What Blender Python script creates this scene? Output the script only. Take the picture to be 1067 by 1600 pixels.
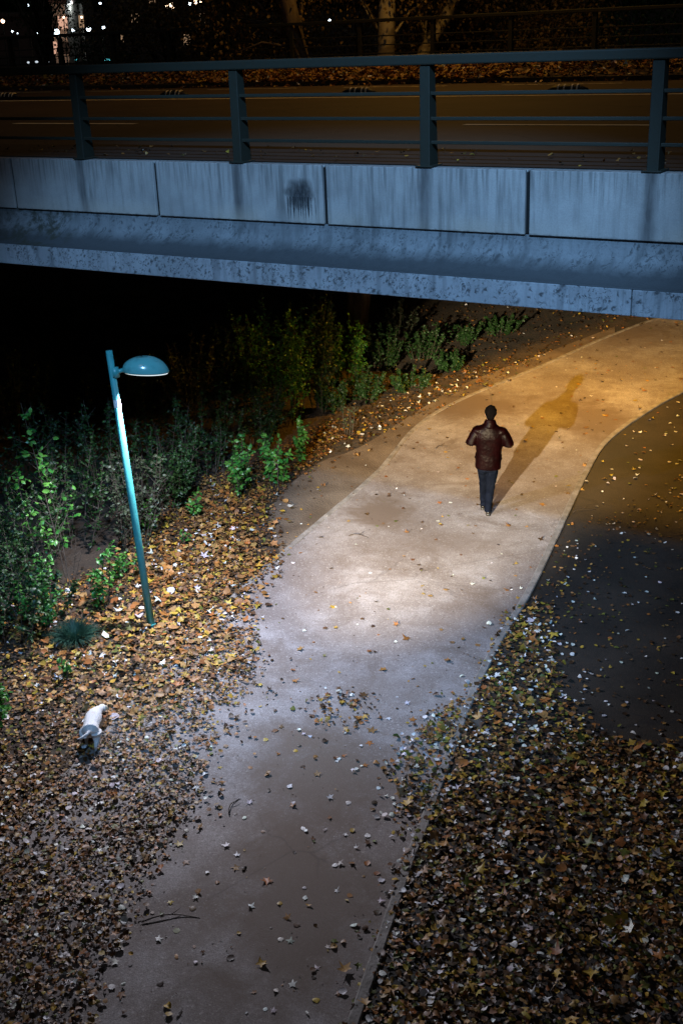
import bpy, bmesh, math, random
import numpy as np
from mathutils import Vector, Matrix, noise
PI = math.pi
R = math.radians
for o in list(bpy.data.objects): bpy.data.objects.remove(o)
sc = bpy.context.scene
C = sc.collection
random.seed(7); rng = np.random.default_rng(7)

# ------------------------------------------------------------------ camera
H = 7.44; FPX = 1850.0; TH = math.atan(800/FPX)
cam = bpy.data.cameras.new('camera'); camo = bpy.data.objects.new('camera', cam); C.objects.link(camo)
camo.location = (0, 0, H); camo.rotation_euler = (PI/2-TH, 0, 0)
cam.sensor_fit = 'VERTICAL'; cam.sensor_height = 36; cam.lens = 36*FPX/1600; cam.clip_end = 2000
sc.camera = camo
# ------------------------------------------------------------------ world (night)
w = bpy.data.worlds.new('World'); sc.world = w; w.use_nodes = True
nt = w.node_tree; bg = nt.nodes['Background']
sky = nt.nodes.new('ShaderNodeTexSky'); sky.sky_type = 'NISHITA'; sky.sun_disc = False
sky.sun_elevation = R(-4); sky.sun_rotation = R(200)
nt.links.new(sky.outputs[0], bg.inputs[0]); bg.inputs[1].default_value = 0.10
# ------------------------------------------------------------------ exposure
vs = sc.view_settings; vs.view_transform = 'Standard'; vs.look = 'None'; vs.gamma = 1; vs.exposure = 0.0
vs.use_curve_mapping = False
sc.render.engine = 'CYCLES'
sc.cycles.use_denoising = True; sc.cycles.max_bounces = 6; sc.cycles.sample_clamp_indirect = 4

def light(name, kind, loc, to, W, col, size=0.1, ang=90, blend=0.5):
    l = bpy.data.lights.new(name, kind); l.energy = W; l.color = col; l.shadow_soft_size = size
    o = bpy.data.objects.new(name, l); C.objects.link(o); o.location = loc
    if kind == 'SPOT': l.spot_size = R(ang); l.spot_blend = blend
    if to is not None: o.rotation_euler = (Vector(to)-Vector(loc)).to_track_quat('-Z', 'Y').to_euler()
    return o
# weak fill added behind the viewer to lift near leaves and upright faces
light('rear_fill', 'SUN', (0, 0, 20), (1, 12, 0), 0.08, (0.88, 0.90, 1.0)).data.angle = R(12)
# low cool-white floodlight behind and left of the viewer: throws the man's long shadow
light('flood_light', 'SPOT', (-4.24, 0.34, 5.75), (2.6, 20.2, 0.2), 64000, (1.0, 0.81, 0.52), 0.08, 18.6, 0.75)
# street light over the viewer's bridge: cool light on the beam and the near path
light('high_street_light', 'SPOT', (-0.6, 0.0, 15.0), (-0.4, 15.2, 1.7), 13500, (0.25, 0.52, 0.93), 0.25, 34, 0.6)
# sodium light beneath the bridge and another above its roadway
light('underpass_light', 'SPOT', (5.0, 23.2, 4.2), (5.0, 23.6, 0), 1500, (1.0, 0.47, 0.035), 0.02, 165, 0.35)

# ------------------------------------------------------------------ frames of reference
CT, ST = math.cos(TH), math.sin(TH)
def G(x, y, z=0.0):
    X = (x-533.5)/FPX; U = (800-y)/FPX
    r = Vector((X, CT+U*ST, -ST+U*CT)); return r*((z-H)/r.z)+Vector((0, 0, H))
def AT(x, y, d):                      # the point seen there at ground distance d
    X = (x-533.5)/FPX; U = (800-y)/FPX
    r = Vector((X, CT+U*ST, -ST+U*CT)); return r*(d/r.y)+Vector((0, 0, H))
BX = Vector((0.85283, -0.52018, 0.04573)).normalized(); BY = Vector((0.52072, 0.85373, 0)).normalized(); BZ = BX.cross(BY)
BO = Vector((-1.2211, 14.2978, 5.6919))
MBR = Matrix(((BX.x, BY.x, BZ.x, BO.x), (BX.y, BY.y, BZ.y, BO.y), (BX.z, BY.z, BZ.z, BO.z), (0, 0, 0, 1)))

light('bridge_sodium_light', 'SPOT', MBR @ Vector((-7.5, 20.0, 8.6)), MBR @ Vector((-6.5, 17.8, 0)), 950, (1.0, 0.50, 0.08), 0.15, 160, 0.5)

# ------------------------------------------------------------------ materials
def newmat(name):
    m = bpy.data.materials.new(name); m.use_nodes = True
    n = m.node_tree.nodes; return m, n, m.node_tree.links, n['Principled BSDF']
def pmat(name, col, rough=0.8, col2=None, scale=4, detail=6, bump=0.0, bscale=None, metal=0, lo=.35, hi=.65, stretch=None, spec=None):
    m, n, L, b = newmat(name)
    b.inputs['Roughness'].default_value = rough; b.inputs['Metallic'].default_value = metal
    if spec is not None: b.inputs['Specular IOR Level'].default_value = spec
    tc = n.new('ShaderNodeTexCoord'); mp = n.new('ShaderNodeMapping'); L.new(tc.outputs['Object'], mp.inputs[0])
    if stretch: mp.inputs['Scale'].default_value = stretch
    col2 = col2 or tuple(c*0.7 for c in col)
    no = n.new('ShaderNodeTexNoise'); no.inputs['Scale'].default_value = scale; no.inputs['Detail'].default_value = detail
    L.new(mp.outputs[0], no.inputs['Vector'])
    cr = n.new('ShaderNodeValToRGB'); cr.color_ramp.elements[0].position = lo; cr.color_ramp.elements[1].position = hi
    cr.color_ramp.elements[0].color = (*col2, 1); cr.color_ramp.elements[1].color = (*col, 1)
    L.new(no.outputs[0], cr.inputs[0]); L.new(cr.outputs[0], b.inputs['Base Color'])
    if bump:
        nb = n.new('ShaderNodeTexNoise'); nb.inputs['Scale'].default_value = bscale or scale*6; nb.inputs['Detail'].default_value = 8
        L.new(mp.outputs[0], nb.inputs['Vector'])
        bp = n.new('ShaderNodeBump'); bp.inputs['Strength'].default_value = bump; bp.inputs['Distance'].default_value = .02
        L.new(nb.outputs[0], bp.inputs['Height']); L.new(bp.outputs[0], b.inputs['Normal'])
    return m
def leafmat(name, col, col2, rough=0.5, scale=3, trans=0.3):
    m, n, L, b = newmat(name)
    b.inputs['Roughness'].default_value = rough
    at = n.new('ShaderNodeAttribute'); at.attribute_name = 'tint'
    mx = n.new('ShaderNodeMix'); mx.data_type = 'RGBA'
    mx.inputs['A'].default_value = (*col, 1); mx.inputs['B'].default_value = (*col2, 1)
    L.new(at.outputs['Fac'], mx.inputs['Factor']); L.new(mx.outputs['Result'], b.inputs['Base Color'])
    tr = n.new('ShaderNodeBsdfTranslucent'); L.new(mx.outputs['Result'], tr.inputs[0])
    ms = n.new('ShaderNodeMixShader'); ms.inputs[0].default_value = trans
    L.new(b.outputs[0], ms.inputs[1]); L.new(tr.outputs[0], ms.inputs[2]); L.new(ms.outputs[0], n['Material Output'].inputs[0])
    return m
def emit(name, col, s):
    m = bpy.data.materials.new(name); m.use_nodes = True; n = m.node_tree.nodes; n.clear()
    e = n.new('ShaderNodeEmission'); e.inputs[0].default_value = (*col, 1); e.inputs[1].default_value = s
    o = n.new('ShaderNodeOutputMaterial'); m.node_tree.links.new(e.outputs[0], o.inputs[0]); return m
class NG:                                       # small helper for longer node chains
    def __init__(s, name): s.m, s.n, s.L, s.b = newmat(name); s.tc = s.n.new('ShaderNodeTexCoord')
    def noise(s, scale, detail=6, stretch=None, rough=.5, dist=0, off=None):
        t = s.n.new('ShaderNodeTexNoise'); t.inputs['Scale'].default_value = scale; t.inputs['Detail'].default_value = detail
        t.inputs['Roughness'].default_value = rough; t.inputs['Distortion'].default_value = dist
        mp = s.n.new('ShaderNodeMapping'); s.L.new(s.tc.outputs['Object'], mp.inputs[0]); s.L.new(mp.outputs[0], t.inputs['Vector'])
        if stretch: mp.inputs['Scale'].default_value = stretch
        if off: mp.inputs['Location'].default_value = off
        return t.outputs[0]
    def ramp(s, x, a, b, ca=0., cb=1.):
        r = s.n.new('ShaderNodeMapRange'); r.inputs[1].default_value = a; r.inputs[2].default_value = b
        r.inputs[3].default_value = ca; r.inputs[4].default_value = cb; s.L.new(x, r.inputs[0]); return r.outputs[0]
    def math(s, op, a, b=None):
        t = s.n.new('ShaderNodeMath'); t.operation = op
        for i, v in enumerate((a, b)):
            if v is None: continue
            if isinstance(v, (int, float)): t.inputs[i].default_value = v
            else: s.L.new(v, t.inputs[i])
        return t.outputs[0]
    def mix(s, f, a, b, mode='MIX'):
        t = s.n.new('ShaderNodeMix'); t.data_type = 'RGBA'; t.blend_type = mode
        for k, v in (('Factor', f), ('A', a), ('B', b)):
            if isinstance(v, (int, float)): t.inputs[k].default_value = v
            elif isinstance(v, tuple): t.inputs[k].default_value = (*v, 1)
            else: s.L.new(v, t.inputs[k])
        return t.outputs['Result']
    def bump(s, h, st, d=.02):
        bp = s.n.new('ShaderNodeBump'); bp.inputs['Strength'].default_value = st; bp.inputs['Distance'].default_value = d
        s.L.new(h, bp.inputs['Height']); s.L.new(bp.outputs[0], s.b.inputs['Normal'])
    def vor(s, scale, feat='DISTANCE_TO_EDGE', dist=None):
        t = s.n.new('ShaderNodeTexVoronoi'); t.feature = feat; t.inputs['Scale'].default_value = scale
        if dist is None: s.L.new(s.tc.outputs['Object'], t.inputs['Vector'])
        else:
            v = s.n.new('ShaderNodeVectorMath'); v.operation = 'MULTIPLY_ADD'; s.L.new(dist, v.inputs[0]); v.inputs[1].default_value = (.5, .5, .5)
            s.L.new(s.tc.outputs['Object'], v.inputs[2]); s.L.new(v.outputs[0], t.inputs['Vector'])
        return t.outputs['Distance']
    def sep(s):
        t = s.n.new('ShaderNodeSeparateXYZ'); s.L.new(s.tc.outputs['Object'], t.inputs[0]); return t.outputs
    def done(s, col, rough=.85):
        if isinstance(col, tuple): s.b.inputs['Base Color'].default_value = (*col, 1)
        else: s.L.new(col, s.b.inputs['Base Color'])
        if isinstance(rough, float): s.b.inputs['Roughness'].default_value = rough
        else: s.L.new(rough, s.b.inputs['Roughness'])
        return s.m

def m_path():
    g = NG('path_asphalt')
    big = g.noise(.55, 4, dist=.6); mid = g.noise(2.3, 8, rough=.65, dist=.3); fine = g.noise(90, 3); grit = g.noise(38, 4, rough=.7)
    c = g.mix(g.ramp(big, .38, .62), (.27, .24, .235), (.45, .425, .43))
    c = g.mix(g.ramp(mid, .42, .66), g.mix(0.5, c, (.17, .125, .10)), c)
    c = g.mix(g.ramp(g.noise(.8, 6, off=(5, 3, 0), dist=.8, rough=.7), .50, .66, 0, .75), c, (.15, .11, .085))
    c = g.mix(g.ramp(fine, .3, .7, .6, 0), c, (.06, .05, .045))
    c = g.mix(g.ramp(grit, .56, .70, 0, .5), c, (.60, .57, .55))
    c = g.mix(g.ramp(g.noise(26, 5, off=(8, 1, 0), rough=.75), .55, .68, 0, .6), c, (.12, .095, .08))
    c = g.mix(g.ramp(g.noise(7, 6, off=(1, 4, 0), rough=.75, dist=.5), .56, .70, 0, .5), c, (.13, .095, .07))
    X = g.sep()
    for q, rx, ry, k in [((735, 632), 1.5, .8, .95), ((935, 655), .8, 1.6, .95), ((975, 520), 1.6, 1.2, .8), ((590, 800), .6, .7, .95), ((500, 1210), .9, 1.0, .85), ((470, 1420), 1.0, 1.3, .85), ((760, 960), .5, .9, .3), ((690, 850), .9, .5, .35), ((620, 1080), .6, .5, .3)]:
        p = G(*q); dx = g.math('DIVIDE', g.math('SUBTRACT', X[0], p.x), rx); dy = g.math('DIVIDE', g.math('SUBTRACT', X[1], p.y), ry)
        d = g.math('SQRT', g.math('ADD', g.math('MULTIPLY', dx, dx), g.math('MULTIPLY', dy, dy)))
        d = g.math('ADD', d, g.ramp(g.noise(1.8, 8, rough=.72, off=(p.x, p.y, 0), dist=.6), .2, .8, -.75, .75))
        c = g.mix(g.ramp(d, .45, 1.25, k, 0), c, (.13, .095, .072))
    cr = g.math('MULTIPLY', g.ramp(g.vor(.33, dist=g.noise(1.6, 5)), .0, .006, 1, 0), g.ramp(g.noise(.35, 2, off=(1, 9, 0)), .5, .58))
    c = g.mix(g.math('MULTIPLY', cr, .35), c, (.05, .04, .035))
    g.bump(g.math('ADD', g.math('MULTIPLY', fine, .6), g.math('MULTIPLY', mid, .8)), .55, .012)
    return g.done(c, .82)
def m_asph(name, a, b, warm=(.05, .04, .03)):
    g = NG(name)
    c = g.mix(g.ramp(g.noise(.7, 6, dist=.4), .35, .65), a, b)
    c = g.mix(g.ramp(g.noise(3.2, 6, rough=.7), .5, .72, 0, .6), c, warm)
    c = g.mix(g.ramp(g.noise(70, 4), .3, .7, .5, 0), c, tuple(v*.4 for v in a))
    c = g.mix(g.ramp(g.noise(55, 3, off=(3, 3, 3)), .62, .72, 0, .5), c, tuple(v*2.2 for v in b))
    cr = g.math('MULTIPLY', g.ramp(g.vor(.4, dist=g.noise(1.3, 5)), .0, .012, 1, 0), g.ramp(g.noise(.3, 2), .48, .56))
    c = g.mix(cr, c, (.012, .01, .01))
    g.bump(g.noise(60, 6), .5, .012); return g.done(c, .8)
def m_conc(name, drip=.0, shade_algae=False, spots=0.0, base=(.40, .39, .385)):
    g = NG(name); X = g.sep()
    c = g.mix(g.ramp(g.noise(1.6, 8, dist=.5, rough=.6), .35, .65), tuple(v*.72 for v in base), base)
    st = g.noise(9, 6, stretch=(1, 1, .09), rough=.6)
    c = g.mix(g.math('MULTIPLY', g.ramp(st, .48, .66, 0, .8), g.ramp(g.noise(.9, 3, off=(9, 2, 1)), .38, .62, .12, 1)), c, tuple(v*.30 for v in base))
    st2 = g.noise(24, 3, stretch=(1, 1, .05), off=(3, 1, 0))
    c = g.mix(g.math('MULTIPLY', g.ramp(st2, .48, .62, 0, .9), g.ramp(g.math('ADD', X[2], g.ramp(g.noise(3, 4, stretch=(1, 1, .1)), .3, .7, -.15, .15)), -.36, -.02)), c, tuple(v*.40 for v in base)) if drip else c
    if drip:                                   # rust-dark run-off under every railing post
        u = g.math('SUBTRACT', g.math('FRACT', g.math('ADD', g.math('DIVIDE', X[0], 2.46), .5)), .5)
        uw = g.math('ADD', u, g.ramp(g.noise(6, 3, stretch=(1, 1, .5)), 0, 1, -.018, .018))
        k = g.ramp(g.math('ABSOLUTE', uw), .008, .040, 1, 0)
        k = g.math('MULTIPLY', k, g.ramp(g.noise(14, 4, stretch=(1, 1, .25)), .3, .6, .55, 1))
        c = g.mix(g.math('MULTIPLY', k, drip), c, (.09, .085, .085))
        c = g.mix(g.math('MULTIPLY', g.ramp(X[2], -.66, -.45, 1, 0), g.ramp(g.noise(1.1, 4, stretch=(1, 1, .4), off=(2, 2, 2)), .42, .62, 0, .55)), c, (.56, .47, .37))
        c = g.mix(g.math('MULTIPLY', g.ramp(X[2], -.652, -.625, 1, 0), g.ramp(g.noise(14, 4, off=(4, 2, 2)), .42, .62)), c, (.14, .12, .11))
    if spots:                                  # black lichen and chips
        v = g.vor(10, 'F1', dist=g.noise(5, 4)); k = g.math('MULTIPLY', g.ramp(v, .14, .36, 1, 0), g.ramp(g.noise(2.2, 4, off=(7, 7, 7)), .40, .50))
        v2 = g.vor(21, 'F1', dist=g.noise(9, 3, off=(2, 0, 0))); k2 = g.math('MULTIPLY', g.ramp(v2, .2, .42, 1, 0), g.ramp(g.noise(3.1, 3, off=(1, 5, 7)), .40, .52))
        c = g.mix(g.math('MULTIPLY', g.math('MAXIMUM', k, k2), spots), c, (.03, .03, .032))
    if shade_algae:                                   # shade painted into the cove hollow with dirt, algae at the left
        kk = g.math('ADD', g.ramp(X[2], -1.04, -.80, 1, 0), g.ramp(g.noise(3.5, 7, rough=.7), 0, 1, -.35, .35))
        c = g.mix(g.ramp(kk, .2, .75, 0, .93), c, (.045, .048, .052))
        al = g.math('MULTIPLY', g.math('MULTIPLY', g.ramp(X[0], -4.6, -3.4), g.ramp(X[0], -2.9, -2.6, 1, 0)), g.ramp(g.noise(4.2, 7, rough=.7, dist=.5), .45, .56))
        c = g.mix(g.math('MULTIPLY', al, .92), c, (.035, .034, .018))
    fine = g.noise(60, 6, rough=.7)
    c = g.mix(g.ramp(fine, .3, .7, .3, 0), c, tuple(v*.35 for v in base))
    g.bump(fine, .5, .008); return g.done(c, .88)

def m_ground():
    g = NG('soil')
    c = g.mix(g.ramp(g.noise(1.3, 8, dist=.5), .35, .65), (.035, .024, .015), (.085, .058, .036))
    c = g.mix(g.ramp(g.noise(2.6, 6, off=(4, 4, 0)), .55, .68, 0, .6), c, (.022, .035, .012))
    c = g.mix(g.ramp(g.noise(45, 5), .35, .65, .5, 0), c, (.018, .012, .009))
    g.bump(g.noise(20, 8), .9, .04); return g.done(c, .95)
def m_dirt():
    g = NG('packed_dirt')
    c = g.mix(g.ramp(g.noise(1.4, 7, dist=.6), .35, .65), (.10, .07, .045), (.19, .145, .105))
    c = g.mix(g.ramp(g.noise(60, 4), .35, .65, .4, 0), c, (.05, .035, .025))
    g.bump(g.noise(30, 8), .7, .03); return g.done(c, .92)
def m_litter():
    g = NG('fallen_leaf'); g.b.inputs['Specular IOR Level'].default_value = .3; a = g.n.new('ShaderNodeAttribute'); a.attribute_name = 'tint'
    c = g.mix(g.ramp(g.noise(70, 4), .35, .7, .45, 0), a.outputs['Color'], (.03, .02, .012)); return g.done(c, .5)

M = dict(
 path=m_path(), asph=m_asph('dark_asphalt', (.010, .008, .006), (.042, .032, .024), (.006, .005, .004)), road=m_asph('road_asphalt', (.06, .038, .022), (.09, .058, .035), (.04, .025, .015)),
 soil=m_ground(), dirt=m_dirt(), litter=m_litter(),
 panel=m_conc('precast_concrete', drip=.95, base=(.46, .44, .42)), cove=m_conc('cove_concrete', shade_algae=True, spots=.7, base=(.27, .28, .29)), strip=m_conc('beam_concrete', spots=.9, base=(.40, .41, .43)), conc=m_conc('plain_concrete', base=(.22, .21, .2)),
 kerb=pmat('kerb_stone', (.27, .25, .235), .85, (.15, .135, .12), 6, bump=.5),
 rail=pmat('railing_paint', (.021, .021, .013), .6, (.02, .023, .016), 14, bump=.15), black=pmat('black_rubber', (.012, .012, .012), .6),
 line=pmat('road_paint', (.9, .82, .6), .7, (.5, .43, .3), 16, lo=.28, hi=.45),
 joint=pmat('joint_filler', (.006, .006, .006), .9, (.004, .004, .004)), teal=pmat('lamp_paint', (.05, .29, .29), .38, (.04, .24, .24), 9, bump=.03, spec=.5),
 dome=pmat('lamp_enamel', (.10, .33, .32), .2, (.07, .25, .25), 12, lo=.3, hi=.5, spec=.7), inner=pmat('lamp_inner', (.7, .7, .7), .4), glass=emit('lit_glass', (.80, .93, 1), 1.1),
 sticker=pmat('paper_sticker', (.8, .8, .8), .7, (.6, .62, .64), 20),
 bark=pmat('plane_bark', (.40, .36, .27), .9, (.17, .14, .10), 2.2, bump=.8, lo=.42, hi=.56), dbark=pmat('dark_bark', (.16, .125, .09), .95, (.06, .045, .035), 6, bump=1, stretch=(1, 1, .3)),
 stem=pmat('woody_stem', (.07, .052, .038), .85, (.035, .028, .02), 12), twig=pmat('dry_twig', (.05, .035, .025), .9),
 leaf=leafmat('fresh_leaf', (.02, .15, .025), (.13, .33, .055), .38), dleaf=leafmat('shrub_leaf', (.008, .034, .008), (.035, .095, .02), .5), gleaf=leafmat('grey_leaf', (.015, .03, .012), (.085, .11, .06), .5),
 yleaf=leafmat('autumn_leaf', (.10, .065, .018), (.26, .17, .045), .55), grass=leafmat('grass_blade', (.01, .05, .035), (.03, .10, .06), .6, trans=.15),
 skin=pmat('skin', (.36, .21, .15), .55, (.30, .17, .12), 20), hair=pmat('dark_hair', (.004, .003, .003), .8, (.002, .002, .002), 60, stretch=(1, 1, .2), spec=.0), 
 shoe=pmat('shoe_leather', (.008, .007, .007), .3), white=pmat('eye_white', (.7, .7, .7), .3),
 coat=pmat('dog_coat', (.74, .73, .72), .8, (.62, .50, .40), 6, lo=.30, hi=.42, bump=.5, bscale=90), cream=pmat('dog_ear_coat', (.60, .50, .34), .8),
 nose=pmat('dog_nose', (.01, .01, .01), .3), wall=pmat('render_wall', (.55, .52, .45), .9, (.4, .38, .33), .2), roof=pmat('roof_tile', (.1, .07, .06), .9))
def m_cloth(name, a, b, rough, sheen=0, wr=30, bump=.25):
    g = NG(name); c = g.mix(g.ramp(g.noise(7, 5, dist=1), .35, .65), a, b); g.bump(g.math('ADD', g.noise(wr, 6), g.math('MULTIPLY', g.noise(8, 4, stretch=(1, 1, .6)), 1.5)), bump, .02); return g.done(c, rough)
M['leather'] = m_cloth('jacket_leather', (.0022, .0002, .0003), (.0048, .0004, .0006), .42)
M['leather'].node_tree.nodes['Principled BSDF'].inputs['Specular IOR Level'].default_value = .07
M['trouser'] = m_cloth('trouser_cloth', (.0035, .0048, .0095), (.006, .0082, .0155), .95, wr=120, bump=.3)

M['trouser'].node_tree.nodes['Principled BSDF'].inputs['Specular IOR Level'].default_value = .0
# ------------------------------------------------------------------ object helpers
def tag(o, label=None, cat=None, group=None, kind=None):
    if label: o['label'] = label
    if cat: o['category'] = cat
    if group: o['group'] = group
    if kind: o['kind'] = kind
    return o
def empty(name, loc, label, cat, group=None, rz=0.0):
    o = bpy.data.objects.new(name, None); C.objects.link(o); o.location = loc; o.rotation_euler = (0, 0, rz)
    o.empty_display_size = .3; return tag(o, label, cat, group)
class MB:
    def __init__(s): s.v = []; s.f = []; s.t = []
    def add(s, vs, fs, tint=0.5):
        k = len(s.v); s.v += [tuple(p) for p in vs]; s.f += [tuple(i+k for i in f) for f in fs]; s.t += [tint]*len(vs); return s
    def box(s, a, b):
        x0, y0, z0 = a; x1, y1, z1 = b
        return s.add([(x0,y0,z0),(x1,y0,z0),(x1,y1,z0),(x0,y1,z0),(x0,y0,z1),(x1,y0,z1),(x1,y1,z1),(x0,y1,z1)], [(3,2,1,0),(4,5,6,7),(0,1,5,4),(1,2,6,5),(2,3,7,6),(3,0,4,7)])
    def loft(s, rings, cap=True, tint=.5):
        n = len(rings[0]); vs = [p for r in rings for p in r]; fs = []
        for i in range(len(rings)-1):
            for j in range(n): fs.append((i*n+j, i*n+(j+1) % n, (i+1)*n+(j+1) % n, (i+1)*n+j))
        if cap: fs.append(tuple(range(n))[::-1]); fs.append(tuple((len(rings)-1)*n+j for j in range(n)))
        return s.add(vs, fs, tint)
    def tube(s, pts, rad, n=8, cap=True, flat=1.0, tint=.5):
        pts = [Vector(p) for p in pts]
        if isinstance(rad, (int, float)): rad = [rad]*len(pts)
        rings = []; up = None
        for i, p in enumerate(pts):
            d = (pts[min(i+1, len(pts)-1)]-pts[max(i-1, 0)]).normalized()
            if up is None: up = Vector((0, 0, 1)) if abs(d.z) < .9 else Vector((0, 1, 0))
            a = d.cross(up).normalized(); b = a.cross(d).normalized(); up = b
            rings.append([p+a*math.cos(t)*rad[i]+b*math.sin(t)*rad[i]*flat for t in [2*PI*j/n for j in range(n)]])
        return s.loft(rings, cap, tint)
    def ell(s, c, r, n=16, m=10, rot=None):
        rings = []
        for i in range(m+1):
            ph = -PI/2+PI*(i+.0)/m; ph = max(-PI/2+.08, min(PI/2-.08, ph)); ring = []
            for j in range(n):
                v = Vector((r[0]*math.cos(ph)*math.cos(2*PI*j/n), r[1]*math.cos(ph)*math.sin(2*PI*j/n), r[2]*math.sin(ph)))
                if rot: v = rot @ v
                ring.append(Vector(c)+v)
            rings.append(ring)
        return s.loft(rings)
    def prism(s, prof, x0, x1):                # profile in (y,z), extruded along x
        n = len(prof); return s.add([(x0, y, z) for y, z in prof]+[(x1, y, z) for y, z in prof],
            [(i, (i+1) % n, n+(i+1) % n, n+i) for i in range(n)]+[tuple(range(n))[::-1], tuple(range(n, 2*n))])
    def build(s, name, mat, parent=None, smooth=False, mw=None, bevel=0):
        me = bpy.data.meshes.new(name); me.from_pydata(s.v, [], s.f); me.materials.append(mat)
        a = me.attributes.new('tint', 'FLOAT', 'POINT'); a.data.foreach_set('value', s.t)
        bm = bmesh.new(); bm.from_mesh(me); bmesh.ops.recalc_face_normals(bm, faces=bm.faces); bm.to_mesh(me); bm.free()
        if smooth: me.shade_smooth()
        o = bpy.data.objects.new(name, me); C.objects.link(o); o.parent = parent
        if mw is not None: o.matrix_world = mw
        if bevel:
            b = o.modifiers.new('bevel', 'BEVEL'); b.width = bevel; b.segments = 2; b.limit_method = 'ANGLE'
        return o
def rawmesh(name, V, F, mat, parent=None, tints=None, smooth=False):
    me = bpy.data.meshes.new(name); me.vertices.add(len(V)); me.vertices.foreach_set('co', np.asarray(V, np.float32).ravel())
    F = np.asarray(F, np.int32); k = F.shape[1]
    me.loops.add(F.size); me.loops.foreach_set('vertex_index', F.ravel())
    me.polygons.add(len(F)); me.polygons.foreach_set('loop_start', np.arange(len(F), dtype=np.int32)*k); me.polygons.foreach_set('loop_total', np.full(len(F), k, np.int32))
    me.update(); me.validate()
    if tints is not None:
        T = np.asarray(tints, np.float32)
        if T.ndim == 1: me.attributes.new('tint', 'FLOAT', 'POINT').data.foreach_set('value', T)
        else:
            a = me.attributes.new('tint', 'FLOAT_COLOR', 'POINT'); a.data.foreach_set('color', np.c_[T, np.ones(len(T))].astype(np.float32).ravel())
    if smooth: me.shade_smooth()
    me.materials.append(mat); o = bpy.data.objects.new(name, me); C.objects.link(o); o.parent = parent; return o
def remesh(o, vox, it=4, disp=0, dscale=.2):
    r = o.modifiers.new('remesh', 'REMESH'); r.mode = 'VOXEL'; r.voxel_size = vox; r.use_smooth_shade = True
    s = o.modifiers.new('smooth', 'SMOOTH'); s.iterations = it; s.factor = .5
    if disp:
        t = bpy.data.textures.new('wrinkle', 'CLOUDS'); t.noise_scale = dscale; t.noise_depth = 3
        d = o.modifiers.new('displace', 'DISPLACE'); d.texture = t; d.strength = disp; d.mid_level = .5
    return o

# ================================================================== THE SETTING
LEFT = [(-420,1900),(-200,1600),(0,1330),(60,1262),(150,1165),(235,1070),(290,1017),(370,930),(480,832),(590,738),(650,668),(720,625),(850,570),(960,522),(1050,492),(1200,466)]
RIGHT = [(440,1900),(545,1620),(610,1432),(640,1345),(665,1282),(700,1185),(735,1092),(775,1010),(826,925),(880,812),(912,745),(945,692),(1000,650),(1067,612),(1170,568),(1330,530)]
def resample(P, n):
    P = [Vector(p) for p in P]; d = [0]
    for a, b in zip(P, P[1:]): d.append(d[-1]+(b-a).length)
    out = []
    def cr(i): return P[max(0, min(len(P)-1, i))]
    for k in range(n):
        t = d[-1]*k/(n-1); i = max(j for j in range(len(P)) if d[j] <= t+1e-9); i = min(i, len(P)-2)
        u = (t-d[i])/(d[i+1]-d[i]); a, b, c, e = cr(i-1), cr(i), cr(i+1), cr(i+2)
        out.append(.5*((2*b)+(c-a)*u+(2*a-5*b+4*c-e)*u*u+(3*b-a-3*c+e)*u**3))
    return out
Lw = resample([G(*p) for p in LEFT], 110); Rw = resample([G(*p) for p in RIGHT], 110)

BR = [(-6.0, 2), (-5.2, 8), (-4.7, 12), (-4.0, 15), (-2.7, 18), (-1.6, 20.5), (0.3, 25), (2.4, 31), (4.5, 38), (9, 60)]
def brk(y):
    if y <= BR[0][1]: return BR[0][0]
    for (a, b), (c, d) in zip(BR, BR[1:]):
        if b <= y <= d: return a+(c-a)*(y-b)/(d-b)
    return BR[-1][0]
def hgt(x, y):
    d = max(0.0, brk(y)-x); z = -min(2.6, .30*d*min(1, d/1.5))
    if d > 0: z += .12*noise.noise(Vector((x*.8, y*.8, 0)))*min(1, d)
    z += .02*noise.noise(Vector((x*1.3, y*1.3, 3)))*min(1, max(0, abs(x-.8)-3)) if y < 20 else 0
    return z
def axis(lo, hi, step, far):
    a = list(np.arange(lo, hi+1e-6, step)); s = step; x = hi
    while x < far: s *= 1.35; x += s; a.append(x)
    s = step; x = lo
    while x > -far: s *= 1.35; x -= s; a.insert(0, x)
    return a
xs = axis(-14, 10, .3, 900); ys = axis(2, 42, .3, 900)
V = [(x, y, hgt(x, y)-.012) for y in ys for x in xs]; nx = len(xs)
F = [(j*nx+i, j*nx+i+1, (j+1)*nx+i+1, (j+1)*nx+i) for j in range(len(ys)-1) for i in range(nx-1)]
tag(rawmesh('ground', V, F, M['soil'], smooth=True), kind='structure')

m = MB(); nc = 8; vs_ = []
for a, b in zip(Lw, Rw):
    for k in range(nc+1): p = a.lerp(b, k/nc); vs_.append((p.x, p.y, .008))
m.add(vs_, [(i*(nc+1)+k, i*(nc+1)+k+1, (i+1)*(nc+1)+k+1, (i+1)*(nc+1)+k) for i in range(len(Lw)-1) for k in range(nc)])
tag(m.build('path', M['path']), kind='structure')
# dark asphalt lane on the right
m = MB(); vs_ = []
for i, b in enumerate(Rw):
    vs_ += [(b.x+.05, b.y, .003), (b.x+9, b.y-1.0, .003)]
m.add(vs_, [(2*i, 2*i+1, 2*i+3, 2*i+2) for i in range(len(Rw)-1)])
tag(m.build('side_road', M['asph']), kind='structure')
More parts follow.
